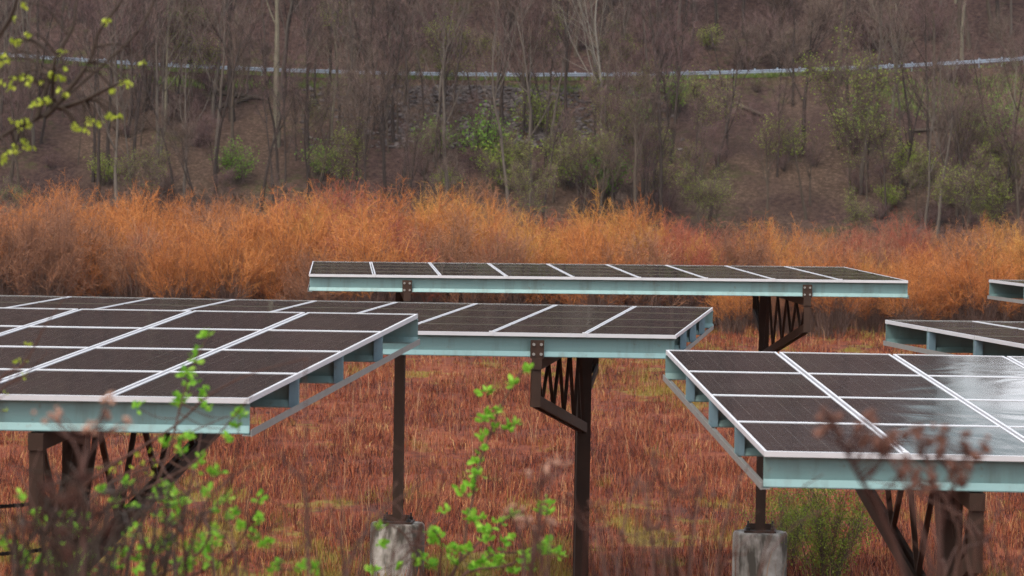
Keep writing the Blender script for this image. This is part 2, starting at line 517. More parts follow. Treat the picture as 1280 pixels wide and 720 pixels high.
for k in range(70):
    x = -65 + k * 1.95
    p = link('post', pm, gr, Vector((x, ROAD_Y + 0.75, float(road_z(x)))) - gr.location)

M['rock'] = plant_mat('grey_rock', [(0.05, 0.042, 0.040), (0.11, 0.094, 0.09), (0.22, 0.19, 0.185)], 0.9)
b = MB(); rr = random.Random(3)
for k in range(2600):
    x = rr.gauss(-2.0, 7.0); t = rr.random() ** 1.2
    if x < -18 or x > 14: continue
    y = ROAD_Y - 6.2 - t * 12
    s = rr.uniform(0.08, 0.30)
    b.blob((x, y, gz(x, y) + s * 0.2), s, rr, 0.6)
tag(b.build('riprap', M['rock']), 'grey broken riprap stones spilling down the bank below the road', 'rocks', kind='stuff')

# ------------------------------------------------------------------ bare trees and shrubs
def perp(d, rng):
    v = Vector((rng.gauss(0, 1), rng.gauss(0, 1), rng.gauss(0, 1)))
    return (v - d * v.dot(d)).normalized()

def grow(mb, tw, rng, p, d, length, r, level, maxl, up=0.12, twigs=9, wob=0.16, spread=0.75, tips=None, twl=0.9):
    """one limb and all that grows on it; thin ends go to tw as ribbons"""
    n = max(3, int(length / 0.7)) if level < 2 else 3
    pts, rad = [p.copy()], [r]
    for i in range(n):
        d = (d + perp(d, rng) * rng.uniform(0, wob) + Vector((0, 0, up * (0.4 if level == 0 else 1)))).normalized()
        p = p + d * (length / n)
        pts.append(p.copy()); rad.append(r * (1 - 0.78 * (i + 1) / n))
    mb.tube(pts, rad, 7 if level == 0 else (5 if level == 1 else 3), cap=False)
    if level < maxl:
        kids = (7, 5, 4, 3)[level]
        for k in range(kids + rng.randint(0, 2)):
            t = rng.uniform(0.38 if level == 0 else 0.2, 0.98)
            i = min(int(t * n), n - 1)
            q = pts[i].lerp(pts[i + 1], t * n - i)
            dd = (pts[i + 1] - pts[i]).normalized()
            nd = (dd + perp(dd, rng) * spread * rng.uniform(0.6, 1.3)).normalized()
            grow(mb, tw, rng, q, nd, length * rng.uniform(0.34, 0.6) * (1.15 - 0.4 * t), max(0.012, rad[i] * rng.uniform(0.38, 0.6)), level + 1, maxl, up, twigs, wob * 1.2, spread, tips, twl)
    if level >= maxl - 1:
        for k in range(twigs):
            t = rng.uniform(0.15, 1.0); i = min(int(t * n), n - 1)
            q = pts[i].lerp(pts[i + 1], t * n - i)
            dd = (pts[i + 1] - pts[i]).normalized()
            nd = (dd * 0.8 + perp(dd, rng) * rng.uniform(0.4, 1.0) + Vector((0, 0, up))).normalized()
            twig(tw, rng, q, nd, twl * rng.uniform(0.5, 1.3), 0.012, tips)

def twig(tw, rng, q, nd, l, w, tips=None):
    s = perp(nd, rng) * w
    m = q + nd * l * 0.5 + perp(nd, rng) * l * 0.06
    e = q + nd * l + perp(nd, rng) * l * 0.14 + Vector((0, 0, l * 0.08))
    n = len(tw.v)
    tw.v += [q - s, q + s, m + s * 0.8, m - s * 0.8, e]
    tw.f += [(n, n + 1, n + 2, n + 3), (n + 3, n + 2, n + 4)]
    if tips is not None: tips += [m, e]

def leaf_flake(mb, rng, p, s):
    d = Vector((rng.gauss(0, 1), rng.gauss(0, 1), rng.gauss(0, 1))).normalized()
    a = perp(d, rng)
    mb.quad(p - d * s * 0.5, p + a * s * 0.33, p + d * s * 0.55, p - a * s * 0.33)

def bark(name, cols): return noisy_mat(name, cols, 3.0, 0.9, coord='obj', stretch=(3, 3, 0.7), bmp=0.4, spec=0.1)
M['bark'] = bark('grey_brown_bark', [(0.045, 0.035, 0.028), (0.085, 0.067, 0.052), (0.13, 0.11, 0.085)])
M['dark_bark'] = bark('dark_bark', [(0.025, 0.019, 0.017), (0.05, 0.039, 0.034), (0.08, 0.063, 0.052)])
M['pale_bark'] = bark('pale_lichen_bark', [(0.09, 0.08, 0.058), (0.16, 0.145, 0.105), (0.24, 0.22, 0.16)])
M['white_bark'] = bark('white_bark', [(0.13, 0.12, 0.10), (0.21, 0.195, 0.165), (0.29, 0.27, 0.23)])
M['twig'] = plant_mat('brown_twigs', [(0.07, 0.050, 0.042), (0.13, 0.093, 0.075), (0.20, 0.15, 0.12)])
M['plum_twig'] = plant_mat('plum_twigs', [(0.085, 0.052, 0.052), (0.14, 0.087, 0.082), (0.19, 0.125, 0.11)])
M['pale_twig'] = plant_mat('pale_twigs', [(0.15, 0.12, 0.085), (0.24, 0.20, 0.14), (0.32, 0.28, 0.2)])
M['spring'] = plant_mat('spring_leaves', [(0.17, 0.25, 0.03), (0.27, 0.36, 0.05), (0.36, 0.43, 0.09)], trans=0.3)
M['green'] = plant_mat('green_leaves', [(0.10, 0.22, 0.03), (0.17, 0.33, 0.045), (0.26, 0.40, 0.07)], trans=0.3)

KIDS = {}
def proto(name, parts):
    """a plant kept as meshes; parts = [(name, mesh)]"""
    return (name, parts)
def place(pr, loc, rz, sc, label, cat, group=None, tilt=(0, 0)):
    r = empty(pr[0], loc, label, cat, group)
    r.rotation_euler = (tilt[0], tilt[1], rz)
    r.scale = (sc, sc, sc) if not hasattr(sc, '__len__') else sc
    for nm, me in pr[1]: link(nm, me, r)
    return r

def tree_proto(seed, height, r, barkm, twigm, leaf=None, leafn=0, leaf_s=0.16, maxl=3, up=0.12, twigs=9, lean=0.05, spread=0.75, wob=0.10, name='bare_tree', twl=0.9):
    rng = random.Random(seed)
    mb, tw = MB(), MB()
    tips = [] if leaf else None
    d0 = Vector((rng.uniform(-lean, lean), rng.uniform(-lean, lean), 1)).normalized()
    grow(mb, tw, rng, Vector((0, 0, -0.3)), d0, height, r, 0, maxl, up, twigs, wob, spread, tips, twl)
    me = mb.mesh('trunk', barkm); me.polygons.foreach_set('use_smooth', [True] * len(me.polygons))
    parts = [('trunk', me), ('crown', tw.mesh('crown', twigm))]
    if leaf:
        lf = MB()
        for k in range(leafn):
            p = rng.choice(tips)
            leaf_flake(lf, rng, p + Vector((rng.gauss(0, .12), rng.gauss(0, .12), rng.gauss(0, .12))), leaf_s * rng.uniform(0.6, 1.3))
        parts.append(('foliage', lf.mesh('foliage', leaf)))
    return proto(name, parts)

def shrub_proto(seed, h, w, stems, twn, stemm, twm, leaf=None, leafn=0, leaf_s=0.13, name='shrub', up=1.0, t0=0.3, tww=0.012, r=0.03, tl=(0.10, 0.30), basew=0.22, low=0, dome=0.25):
    """many stems fanning from one base, twigs over their upper part"""
    rng = random.Random(seed)
    mb, tw, tips = MB(), MB(), []
    paths = []
    for k in range(stems):
        a = rng.uniform(0, 6.283); rr_ = w * 0.5 * math.sqrt(rng.random())
        hh = h * (rng.uniform(0.6, 0.95) if not low else rng.uniform(0.55, 0.82)) * (1 - dome * (rr_ / (w * 0.5)) ** 2)
        top = Vector((math.cos(a) * rr_, math.sin(a) * rr_, hh))
        base = Vector((math.cos(a) * rr_ * basew, math.sin(a) * rr_ * basew, -0.15))
        pts = []
        for i in range(6):
            t = i / 5
            q = base.lerp(top, t); q.x -= (top.x - base.x) * 0.22 * math.sin(t * 3.14); q.y -= (top.y - base.y) * 0.22 * math.sin(t * 3.14)
            pts.append(q + Vector((rng.gauss(0, .03), rng.gauss(0, .03), 0)) * (h / 3))
        paths.append(pts)
        mb.tube(pts, [r * rng.uniform(.6, 1.1) * (1 - 0.75 * i / 5) for i in range(6)], 4, cap=False)
    src = paths
    if low:
        src = []
        for pts in paths:
            for q_ in range(13):
                t = t0 * 0.85 + (0.98 - t0 * 0.85) * rng.random(); i = min(int(t * 5), 4)
                p_ = pts[i].lerp(pts[i + 1], t * 5 - i)
                dd = (pts[i + 1] - pts[i]).normalized()
                nd = (dd + perp(dd, rng) * rng.uniform(.4, 1.3)).normalized()
                br, l_ = [p_], h * rng.uniform(.10, .2)
                for e_ in range(5):
                    nd = (nd + Vector((0, 0, .07)) + perp(nd, rng) * .16).normalized()
                    br.append(br[-1] + nd * l_ / 5)
                src.append(br)
                tw.tube(br, [0.009, .008, .007, .006, .005, .004], 3, cap=False)
    for k in range(twn):
        pts = rng.choice(src)
        t = rng.uniform(.1, 1) if low else t0 + (1 - t0) * rng.random() ** 0.75
        i = min(int(t * 5), 4)
        q = pts[i].lerp(pts[i + 1], t * 5 - i)
        dd = (pts[i + 1] - pts[i]).normalized()
        nd = (dd * up + perp(dd, rng) * rng.uniform(0.25, 0.75)).normalized()
        twig(tw, rng, q, nd, h * rng.uniform(*tl), tww, tips)
    for k in range(low):
        pts = rng.choice(paths); t = rng.uniform(0, 0.6); i = min(int(t * 5), 4)
        dd = (pts[i + 1] - pts[i]).normalized()
        twig(mb, rng, pts[i].lerp(pts[i + 1], t * 5 - i), (dd * 1.3 + perp(dd, rng) * rng.uniform(.2, .7)).normalized(), h * rng.uniform(.1, .25), tww)
    parts = [('stem', mb.mesh('stem', stemm)), ('twig', tw.mesh('twig', twm))]
    if leaf:
        lf = MB()
        for k in range(leafn):
            p = rng.choice(tips)
            leaf_flake(lf, rng, p + Vector((rng.gauss(0, .08), rng.gauss(0, .08), rng.gauss(0, .08))), leaf_s * rng.uniform(0.6, 1.3))
        parts.append(('foliage', lf.mesh('foliage', leaf)))
    return proto(name, parts)

R = random.Random(21)
# --- the willow thicket across the far end of the meadow
M['wstem'] = plant_mat('willow_stems', [(0.085, 0.055, 0.044), (0.14, 0.090, 0.072), (0.20, 0.132, 0.105)])
M['w_orange'] = plant_mat('orange_willow_twigs', [(0.25, 0.092, 0.038), (0.43, 0.155, 0.048), (0.58, 0.26, 0.08)], obj_var=0.4)
M['w_gold'] = plant_mat('golden_willow_twigs', [(0.28, 0.14, 0.045), (0.44, 0.21, 0.055), (0.54, 0.29, 0.085)], obj_var=0.4)
M['w_red'] = plant_mat('red_willow_twigs', [(0.20, 0.060, 0.042), (0.31, 0.090, 0.055), (0.40, 0.14, 0.075)], obj_var=0.4)
M['w_brown'] = plant_mat('brown_willow_twigs', [(0.17, 0.085, 0.055), (0.27, 0.13, 0.075), (0.35, 0.18, 0.10)], obj_var=0.4)
WIL = {}
for kind in ('orange', 'gold', 'red', 'brown'):
    WIL[kind] = [shrub_proto(100 + 7 * s + len(kind), 5.2, 3.9, 48, 6200, M['wstem'], M['w_' + kind], name='willow_shrub', t0=0.56, r=0.026, tww=0.0050, up=0.30, tl=(0.020, 0.075), basew=0.40, low=1300, dome=0.42) for s in range(3)]
WLAB = {'orange': 'bare willow shrub with bright orange twigs in the thicket', 'gold': 'bare willow shrub with golden yellow twigs in the thicket',
        'red': 'bare willow shrub with dark red twigs in the thicket', 'brown': 'bare willow shrub with dull brown twigs in the thicket'}
WGRP = {'orange': 'orange willows of the thicket', 'gold': 'golden willows of the thicket', 'red': 'red willows of the thicket', 'brown': 'brown willows of the thicket'}
for row, d in enumerate((142, 146, 150.5, 155.5, 161, 167)):
    half = 0.152 * d + 5
    x = -half + R.uniform(0, 1.5)
    while x < half:
        px = 640 + x / d * F_PX
        u = R.random()
        if px < 380: kind = 'orange' if u < .66 else ('red' if u < .8 else ('gold' if u < .88 else 'brown'))
        elif px < 900: kind = 'orange' if u < .5 else ('gold' if u < .75 else ('red' if u < .88 else 'brown'))
        else: kind = 'orange' if u < .28 else ('gold' if u < .42 else ('red' if u < .58 else 'brown'))
        if row == 0: kind = 'brown' if u < .35 else ('red' if u < .5 else 'orange')
        hgt = 1.27 if px < 420 else (1.22 if px < 620 else (1.12 if px < 860 else 1.02))
        hgt *= R.uniform(0.72, 1.16) * (0.86 if row == 0 else (0.95 if row == 1 else 1.0))
        yy = d + R.uniform(-1.8, 1.8)
        place(R.choice(WIL[kind]), (x, yy, gz(x, yy)), R.uniform(0, 6.28), (hgt * R.uniform(.8, 1.15), hgt * R.uniform(.8, 1.15), hgt), WLAB[kind], 'shrub', WGRP[kind])
        x += R.uniform(1.3, 2.5)

# --- woods on the hillside
BT = [tree_proto(300 + s, R.uniform(11, 16), R.uniform(0.17, 0.28), M['bark'] if s % 2 else M['dark_bark'], M['twig'] if s % 3 else M['plum_twig'], name='bare_tree', twigs=6) for s in range(6)]
ST = [tree_proto(330 + s, R.uniform(7, 9), R.uniform(0.06, 0.10), M['dark_bark'] if s % 2 else M['bark'], M['plum_twig'] if s % 2 else M['twig'], name='bare_sapling', twigs=5) for s in range(4)]
M['grey_bark'] = bark('grey_bark', [(0.06, 0.05, 0.043), (0.11, 0.093, 0.078), (0.17, 0.15, 0.122)])
LT = [tree_proto(340 + s, R.uniform(12, 15), R.uniform(0.13, 0.20), M['grey_bark'] if s % 2 else M['dark_bark'], M['twig'] if s % 2 else M['plum_twig'], name='slim_tree', twigs=6, maxl=2, spread=0.8, lean=0.06) for s in range(5)]
PT = [tree_proto(350 + s, R.uniform(10, 14), R.uniform(0.12, 0.18), M['pale_bark'], M['twig'], name='bare_tree', twigs=7, spread=0.9) for s in range(3)]
GT = [tree_proto(370 + s, R.uniform(7, 9), R.uniform(0.08, 0.12), M['bark'], M['twig'], M['spring'], 1700, 0.12, name='budding_tree', up=0.06) for s in range(3)]
BR = [shrub_proto(400 + s, 3.0, 3.8, 22, 800, M['dark_bark'], M['twig'] if s % 2 else M['plum_twig'], name='brush_shrub', up=0.8, t0=0.15) for s in range(4)]
GB = [shrub_proto(420 + s, 2.6, 3.0, 18, 900, M['bark'], M['twig'], M['spring'] if s % 2 else M['green'], 1700, 0.12, name='leafy_bush', up=0.7, t0=0.2, tl=(0.1, 0.4)) for s in range(4)]

def hill_at(px, py, lo=258, hi=470):
    """the place on the hillside seen at a point of the photograph"""
    dirv = at(px, py, 1.0)
    for k in range(600):
        t = lo + (hi - lo) * k / 600
        p = dirv * t
        if p.z <= gz(p.x, p.y): return Vector((p.x, p.y, gz(p.x, p.y)))
    return Vector((p.x, p.y, gz(p.x, p.y)))

def hill_tree(pr, px, py, sc, label, cat='tree', group=None, rz=None, tilt=(0, 0)):
    return place(pr, hill_at(px, py), R.uniform(0, 6.28) if rz is None else rz, sc, label, cat, group, tilt)

# trees one can tell apart
big_pale = tree_proto(501, 17, 0.34, M['pale_bark'], M['twig'], twigs=6, lean=0.02, spread=0.95, maxl=3, up=0.08, name='lichen_covered_tree')
hill_tree(big_pale, 346, 185, 1.0, 'thick pale lichen covered trunk crossing the guardrail on the left', rz=0.6, tilt=(0, 0.03))
white = tree_proto(502, 16, 0.17, M['white_bark'], M['pale_twig'], twigs=4, lean=0.02, up=0.1, spread=0.85, maxl=2, name='white_barked_tree')
hill_tree(white, 757, 210, 1.0, 'slender white barked tree rising above the guardrail near the middle', rz=1.0)
fork = tree_proto(503, 11, 0.20, M['pale_bark'], M['pale_twig'], twigs=4, lean=0.02, up=0.2, spread=0.7, maxl=2, name='forked_pale_tree')
hill_tree(fork, 1203, 84, 1.0, 'pale forked tree standing at the guardrail on the far right', rz=2.0)
for px, py, s, lab, pr in (
    (290, 152, 1.1, 'dark leaning bare tree left of the lichen covered trunk', BT[0]), (205, 165, 0.9, 'thin grey bare tree standing left of the dark leaning tree', PT[0]),
    (180, 140, 1.1, 'dark bare trunk behind the leafy overhanging branch', BT[4]), (415, 175, 0.8, 'pale bare tree just right of the lichen covered trunk', PT[1]),
    (480, 150, 1.1, 'bare tree with a leaning trunk left of the riprap', BT[1]), (627, 158, 0.9, 'dark straight trunk standing on the riprap slope', BT[2]),
    (655, 165, 0.75, 'bare tree with spreading limbs right of the riprap', BT[3]), (710, 195, 1.0, 'dark upright bare tree left of the white barked tree', BT[4]),
    (825, 115, 1.1, 'dark bare tree standing close to the road right of the white barked tree', BT[0]), (896, 200, 0.55, 'small bare tree with forking limbs on the open brown slope', ST[0]),
    (1005, 195, 1.0, 'tall dark straight trunk on the right slope', BT[2]), (1062, 240, 1.15, 'budding tree with pale green new leaves on the right slope', GT[0]),
    (1045, 110, 1.0, 'bare tree in front of the guardrail on the right', BT[5]), (1115, 150, 0.9, 'pale bare tree beside the tangled dark trees on the right', PT[2]),
    (1165, 160, 1.0, 'dark tangled bare tree below the guardrail on the right', BT[3]), (1268, 230, 0.8, 'thin pale bare tree at the right end of the slope', PT[0]),
    (240, 130, 0.8, 'slim grey bare tree between the dark leaning tree and the thin grey one', ST[2])):
    hill_tree(pr, px, py, s, lab)

# green bushes where the photograph shows them
for k, (px, py, s, lab) in enumerate((
    (605, 215, 1.3, 'bright green bush below the riprap'), (705, 235, 1.15, 'rounded bright green bush left of the white barked tree base'), (755, 255, 1.3, 'yellow green bush in front of the white barked tree'),
    (675, 170, 1.0, 'green bush right of the riprap'), (545, 200, 0.9, 'faint green bush left of the bright bush below the riprap'), (630, 240, 1.1, 'tall green bush at the willow edge below the riprap'),
    (845, 145, 1.0, 'green bush on the upper slope right of the white barked tree'), (885, 62, 0.6, 'green bush above the road right of the middle'), (295, 232, 0.9, 'dark green bush at the thicket edge on the left'),
    (555, 70, 0.9, 'green bush above the road left of the middle'), (400, 225, 0.8, 'small green bush behind the thicket left of the middle'), (980, 205, 1.0, 'green bush left of the budding tree'),
    (1080, 185, 1.1, 'yellow green bush right of the budding tree'), (1140, 235, 1.0, 'low green bush at the thicket edge on the right'), (1240, 195, 1.2, 'yellow green bush at the far right of the slope'),
    (1215, 250, 1.0, 'green bush behind the thicket on the far right'), (790, 165, 0.8, 'small green bush right of the white trunk'), (130, 235, 0.7, 'small green bush behind the thicket on the far left'),
    (230, 45, 0.8, 'small green bush above the road on the left'), (420, 40, 0.8, 'olive green bush above the road right of the lichen covered trunk'))):
    hill_tree(GB[k % 4], px, py, s * 1.35, lab, 'bush', 'green bushes on the hillside')
for k, (px, py) in enumerate(((1110, 265), (1225, 275), (560, 245), (1185, 262))):
    hill_tree(GB[1 + 2 * (k % 2)], px, py, 0.8, ('pale yellow green bush among the right hand willows', 'light green bush among the willows at the far right', 'olive green bush poking above the orange willows', 'soft green bush between the two light green ones')[k], 'bush', 'green bushes at the thicket')

# the many bare trees, saplings and brush that nothing tells apart
cnt = 0
while cnt < 105:
    x, y = R.uniform(-52, 54), R.uniform(264, ROAD_Y - 3)
    if (-13 < x < 8 and y > 280 or 13 < x < 27) and R.random() < 0.7: continue
    if x > 28 and y > 276: continue
    place(R.choice(ST + BT), (x, y, gz(x, y)), R.uniform(0, 6.28), R.uniform(0.35, 0.75), 'thin bare tree on the leaf covered slope below the guardrail', 'tree', 'bare trees below the road', (R.gauss(0, .06), R.gauss(0, .06)))
    cnt += 1
for k in range(165):
    x, y = R.uniform(-52, 54), R.uniform(266, ROAD_Y - 5)
    if x > 28 and y > 276: continue
    if 13 < x < 27 and R.random() < .7: continue
    place(R.choice(LT), (x, y, gz(x, y)), R.uniform(0, 6.28), R.uniform(0.6, 1.1), 'slim bare tree with a tall straight trunk on the slope below the road', 'tree', 'slim trees below the road', (R.gauss(0, .05), R.gauss(0, .05)))
for k in range(150):
    y = ROAD_Y + 12 + 60 * R.random()
    x = R.uniform(-0.165 * y - 6, 0.165 * y + 6)
    place(R.choice(LT), (x, y, gz(x, y)), R.uniform(0, 6.28), R.uniform(0.7, 1.2), 'slim bare tree with a tall straight trunk above the road', 'tree', 'slim trees above the road', (R.gauss(0, .04), R.gauss(0, .04)))
for k in range(210):
    y = ROAD_Y + 13 + 110 * R.random() ** 1.6
    x = R.uniform(-0.165 * y - 6, 0.165 * y + 6)
    place(R.choice(BT + ST + PT[:1] + BT), (x, y, gz(x, y)), R.uniform(0, 6.28), R.uniform(0.7, 1.1), 'bare tree in the woods on the steep slope above the road', 'tree', 'bare trees above the road', (R.gauss(0, .04), R.gauss(0, .04)))
for k in range(170):
    y = 262 + (ROAD_Y - 4 - 262) * R.random() ** 1.3
    x = R.uniform(-53, 55)
    if (-13 < x < 12 and y > 276 or 13 < x < 27) and R.random() < 0.8: continue
    place(R.choice(BR), (x, y, gz(x, y)), R.uniform(0, 6.28), R.uniform(0.35, 0.85), 'tangled leafless brush on the slope between thicket and road', 'shrub', 'leafless brush below the road')
for k in range(120):
    y = ROAD_Y + 10 + 80 * R.random() ** 1.3
    x = R.uniform(-0.165 * y - 4, 0.165 * y + 4)
    place(R.choice(BR), (x, y, gz(x, y)), R.uniform(0, 6.28), R.uniform(0.9, 1.7), 'leafless brush on the steep slope above the road', 'shrub', 'leafless brush above the road')
for k in range(46):
    x = R.choice((R.uniform(-8, 14), R.uniform(14, 50), R.uniform(-50, 50))); y = R.uniform(262, 290)
    if 16 < x < 25 or (x > 28 and y > 276): continue
    place(R.choice(GT), (x, y, gz(x, y)), R.uniform(0, 6.28), R.uniform(0.35, 0.85), 'small tree misted with yellow green buds on the slope below the road', 'tree', 'budding trees below the road', (R.gauss(0, .05), R.gauss(0, .05)))
# fallen logs
for px0, py0, px1, py1, r_, lab in ((262, 118, 330, 128, 0.22, 'grey fallen log lying beside the lichen covered trunk'), (270, 140, 325, 122, 0.18, 'shorter fallen log crossing the grey one'),
                                    (918, 132, 953, 150, 0.2, 'dark fallen log on the open brown slope'), (1135, 168, 1210, 160, 0.14, 'pale fallen branch under the tangled dark trees')):
    a, c = hill_at(px0, py0), hill_at(px1, py1)
    b = MB(); q = (a + c) / 2
    pts = [a.lerp(c, t) + Vector((0, 0, r_ * 0.8 + R.uniform(0, .12))) for t in (0, .25, .5, .75, 1)]
    b.tube(pts, [r_, r_ * .95, r_ * .85, r_ * .8, r_ * .6], 8)
    for k in range(3):
        s = pts[1 + k]; b.tube([s, s + Vector((R.uniform(-.6, .6), R.uniform(-.3, .3), R.uniform(.3, .9)))], [r_ * .35, r_ * .12], 5)
    tag(b.build('fallen_log', M['bark'], None, q), lab, 'log')

# ------------------------------------------------------------------ solar arrays
GI, BEAM, FR = 0.03, 0.215, 0.038
PIER_TOP = -6.04
ROWS_H = 1.617
pier_protos = {}
def solar_array(P0, yaw, tilt, rho, shear, ncol, first, post_j, plates, label, rowfr, stem_i=(1.5, 7.5), bar_mat='bar'):
    ei = Vector((math.cos(yaw) * math.cos(rho), math.sin(yaw) * math.cos(rho), math.sin(rho)))
    ej = Vector((-math.sin(yaw + shear) * math.cos(tilt), math.cos(yaw + shear) * math.cos(tilt), math.sin(tilt)))
    up = ei.cross(ej).normalized()
    ef = up.cross(ei).normalized()
    P0 = Vector(P0) + ei * first
    W = lambda i, j, k=0.0: P0 + ei * i + ej * (j * ROWS_H) + up * k
    L = ncol
    base = W(L / 2, post_j); base.z = FIELD_Z
    root = empty('solar_array', base, label, 'solar array', 'solar arrays on steel posts')
    # one panel: laminate with cells, and its aluminium frame as a sub-part
    near = rowfr > 0.02
    g, t = (0.014, 0.020) if near else (0.010, 0.016)
    def quad_prism(mb, i0, i1, j0, j1, k0, k1):
        n = len(mb.v)
        for k in (k0, k1):
            for (i, j) in ((i0, j0), (i1, j0), (i1, j1), (i0, j1)): mb.v.append(ei * i + ej * j + up * k)
        mb.f += [tuple(n + q for q in f) for f in ((3, 2, 1, 0), (4, 5, 6, 7), (0, 1, 5, 4), (1, 2, 6, 5), (2, 3, 7, 6), (3, 0, 4, 7))]
    mb = MB(); quad_prism(mb, g + 0.004, 1 - g - 0.004, 0.008, ROWS_H - 0.008, -0.03, -0.004)
    pme = mb.mesh('solar_panel', M['glass'])
    uvl = pme.uv_layers.new(name='UVMap')
    for poly in pme.polygons:
        for li, vi in zip(poly.loop_indices, poly.vertices): uvl.data[li].uv = ((0, 0), (1, 0), (1, 1), (0, 1))[vi % 4]
    mb = MB()
    quad_prism(mb, g, 1 - g, 0.002, rowfr, -FR, 0); quad_prism(mb, g, 1 - g, ROWS_H - rowfr, ROWS_H - 0.002, -FR, 0)
    jn = len(mb.f)
    quad_prism(mb, g, g + t, rowfr, ROWS_H - rowfr, -FR, 0); quad_prism(mb, 1 - g - t, 1 - g, rowfr, ROWS_H - rowfr, -FR, 0)
    fme = mb.mesh('frame', M['alu'])
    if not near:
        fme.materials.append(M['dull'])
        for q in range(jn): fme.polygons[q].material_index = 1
        for j_, nm in ((0, 'front_trim'), (4, 'rear_trim')):
            mb = MB(); c_ = -0.003 if j_ == 0 else 0.003
            mb.prism([(-0.003, 0.002), (0.003, 0.002), (0.003, -FR), (-0.003, -FR)], W(0.01, j_) + ef * c_, W(L - 0.01, j_) + ef * c_, ef, up)
            mb.build(nm, M['alu'], root, base)
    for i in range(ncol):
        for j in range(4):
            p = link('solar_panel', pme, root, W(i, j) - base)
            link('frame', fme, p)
    # purlins: channels that open towards the viewer
    dz = -FR - 0.003
    fl, th = 0.075, 0.007
    prof = [(0.012, 0), (fl, 0), (fl, -BEAM), (0, -BEAM), (-0.002, -BEAM + 0.008), (0.020, -BEAM + 0.058), (0.026, -BEAM + 0.056), (0.010, -BEAM + th), (fl - th, -BEAM + th), (fl - th, -th), (0.012, -th)]
    offs = {0: 0.012, 1: -0.035, 2: -0.035, 3: -0.035, 4: -0.09}
    for j in range(5):
        mb = MB()
        c0 = W(0.012, j, dz) + ef * offs[j]; c1 = W(L - 0.012, j, dz) + ef * offs[j]
        mb.prism(prof, c0, c1, ef, up)
        pu = mb.build('purlin', M['teal'], root, base)
        if 0 < j < 4:
            for e in (0.05, L - 0.05):
                mb = MB()
                mb.box(W(e, j, dz - BEAM / 2) + ef * (offs[j] - 0.006), ei * 0.036, ef * 0.004, up * (BEAM / 2 - 0.004))
                mb.box(W(e + (0.032 if e > 1 else -0.032), j, dz - BEAM / 2) + ef * (offs[j] + 0.03), ei * 0.003, ef * 0.03, up * (BEAM / 2 - 0.012))
                mb.build('end_clip', M['clip'], pu, base)
    # angle bars tying the purlin ends together underneath
    for e in (0.0, L):
        mb = MB()
        s = 1 if e == 0 else -1
        a, c = W(e, 0, dz - BEAM - 0.004) + ei * (0.03 * s), W(e, 4, dz - BEAM - 0.004) + ei * (0.03 * s)
        mb.bar(a - up * 0.004, c - up * 0.004, 0.06, 0.007, ei)
        mb.bar(a + up * 0.014 - ei * (0.034 * s), c + up * 0.014 - ei * (0.034 * s), 0.007, 0.05, ei)
        mb.build('end_angle', M[bar_mat], root, base)
    # clamps at the front edge between panels
    for i in range(1, ncol):
        mb = MB()
        mb.box(W(i, 0, -0.012) - ef * 0.004, ei * 0.02, ef * 0.012, up * 0.024)
        mb.box(W(i, 0.03, 0.006), ei * 0.02, ef * 0.02, up * 0.006)
        mb.build('clamp', M['alu'], root, base)
    # bracket trusses on posts
    zb = dz - BEAM - 0.012
    long_j, short_j = (0.0, 3.96) if post_j > 2 else (3.96, 0.0)
    for si in stem_i:
        tr = MB()
        sgn = 1 if long_j < post_j else -1
        hw = 0.055
        a, c = W(si, min(long_j, short_j) - 0.01, zb - 0.06), W(si, max(long_j, short_j) + 0.01, zb - 0.06)
        tr.bar(a, c, 0.105, 0.12, ei)
        T = tr.build('top_chord', M['rust'], root, base)
        for (je, dep) in ((long_j, 0.52), (short_j, 0.56)):
            inward = 0.055 if je < post_j else -0.055
            mb = MB()
            p = W(si, je, 0) + ef * inward
            mb.box(p + up * (zb - 0.122 - (dep - 0.12) / 2), ei * 0.05, ef * 0.05, up * (dep - 0.12) / 2)
            mb.build('end_vertical', M['rust'], root, base)
            mb = MB()
            q0 = W(si, je, zb - dep + 0.06) + ef * inward * 1.9
            root_dep = 1.15 if je == long_j else 0.85
            q1 = W(si, post_j, zb - root_dep) + ef * (-0.09 if je < post_j else 0.09)
            for s in (-1, 1): mb.bar(q0 + ei * 0.034 * s, q1 + ei * 0.034 * s, 0.028, 0.12, ei)
            mb.build('bottom_chord', M['rust'], root, base)
            n = 9 if je == long_j else 2
            mb = MB()
            for k in range(n):
                t0, t1 = (k + 0.25) / (n + 0.3), (k + 1.25) / (n + 0.3)
                def top(t): return (W(si, je, zb - 0.115) + ef * inward * 1.9).lerp(W(si, post_j, zb - 0.115), t)
                def bot(t): return q0.lerp(q1, t) + up * 0.03
                u_, v_ = (top(t0), bot(t1)) if k % 2 == 0 else (bot(t0), top(t1))
                mb.bar(u_, v_, 0.04, 0.045, ei)
            mb.build('lattice', M['rust'], root, base)
        # post: an H section down to its base plate
        pj = W(si, post_j, zb - 0.122)
        h = pj.z - PIER_TOP - 0.03
        foot = Vector((pj.x, pj.y, PIER_TOP + 0.03))
        mb = MB()
        A_, B_ = ei.copy(), ef.copy(); A_.z = B_.z = 0; A_.normalize(); B_.normalize()
        for s in (-1, 1): mb.box(foot + Vector((0, 0, h / 2)) + B_ * 0.08 * s, A_ * 0.082, B_ * 0.008, Vector((0, 0, h / 2)))
        mb.box(foot + Vector((0, 0, h / 2)), A_ * 0.012, B_ * 0.071, Vector((0, 0, h / 2 - 0.001)))
        for s in (-1, 1): mb.box(foot + Vector((0, 0, h / 2)) + A_ * 0.07 * s, A_ * 0.006, B_ * 0.071, Vector((0, 0, h / 2 - 0.002)))
        po = mb.build('post', M['rust'], root, base)
        mb = MB(); mb.box(foot - Vector((0, 0, 0.015)), A_ * 0.26, B_ * 0.26, Vector((0, 0, 0.016)))
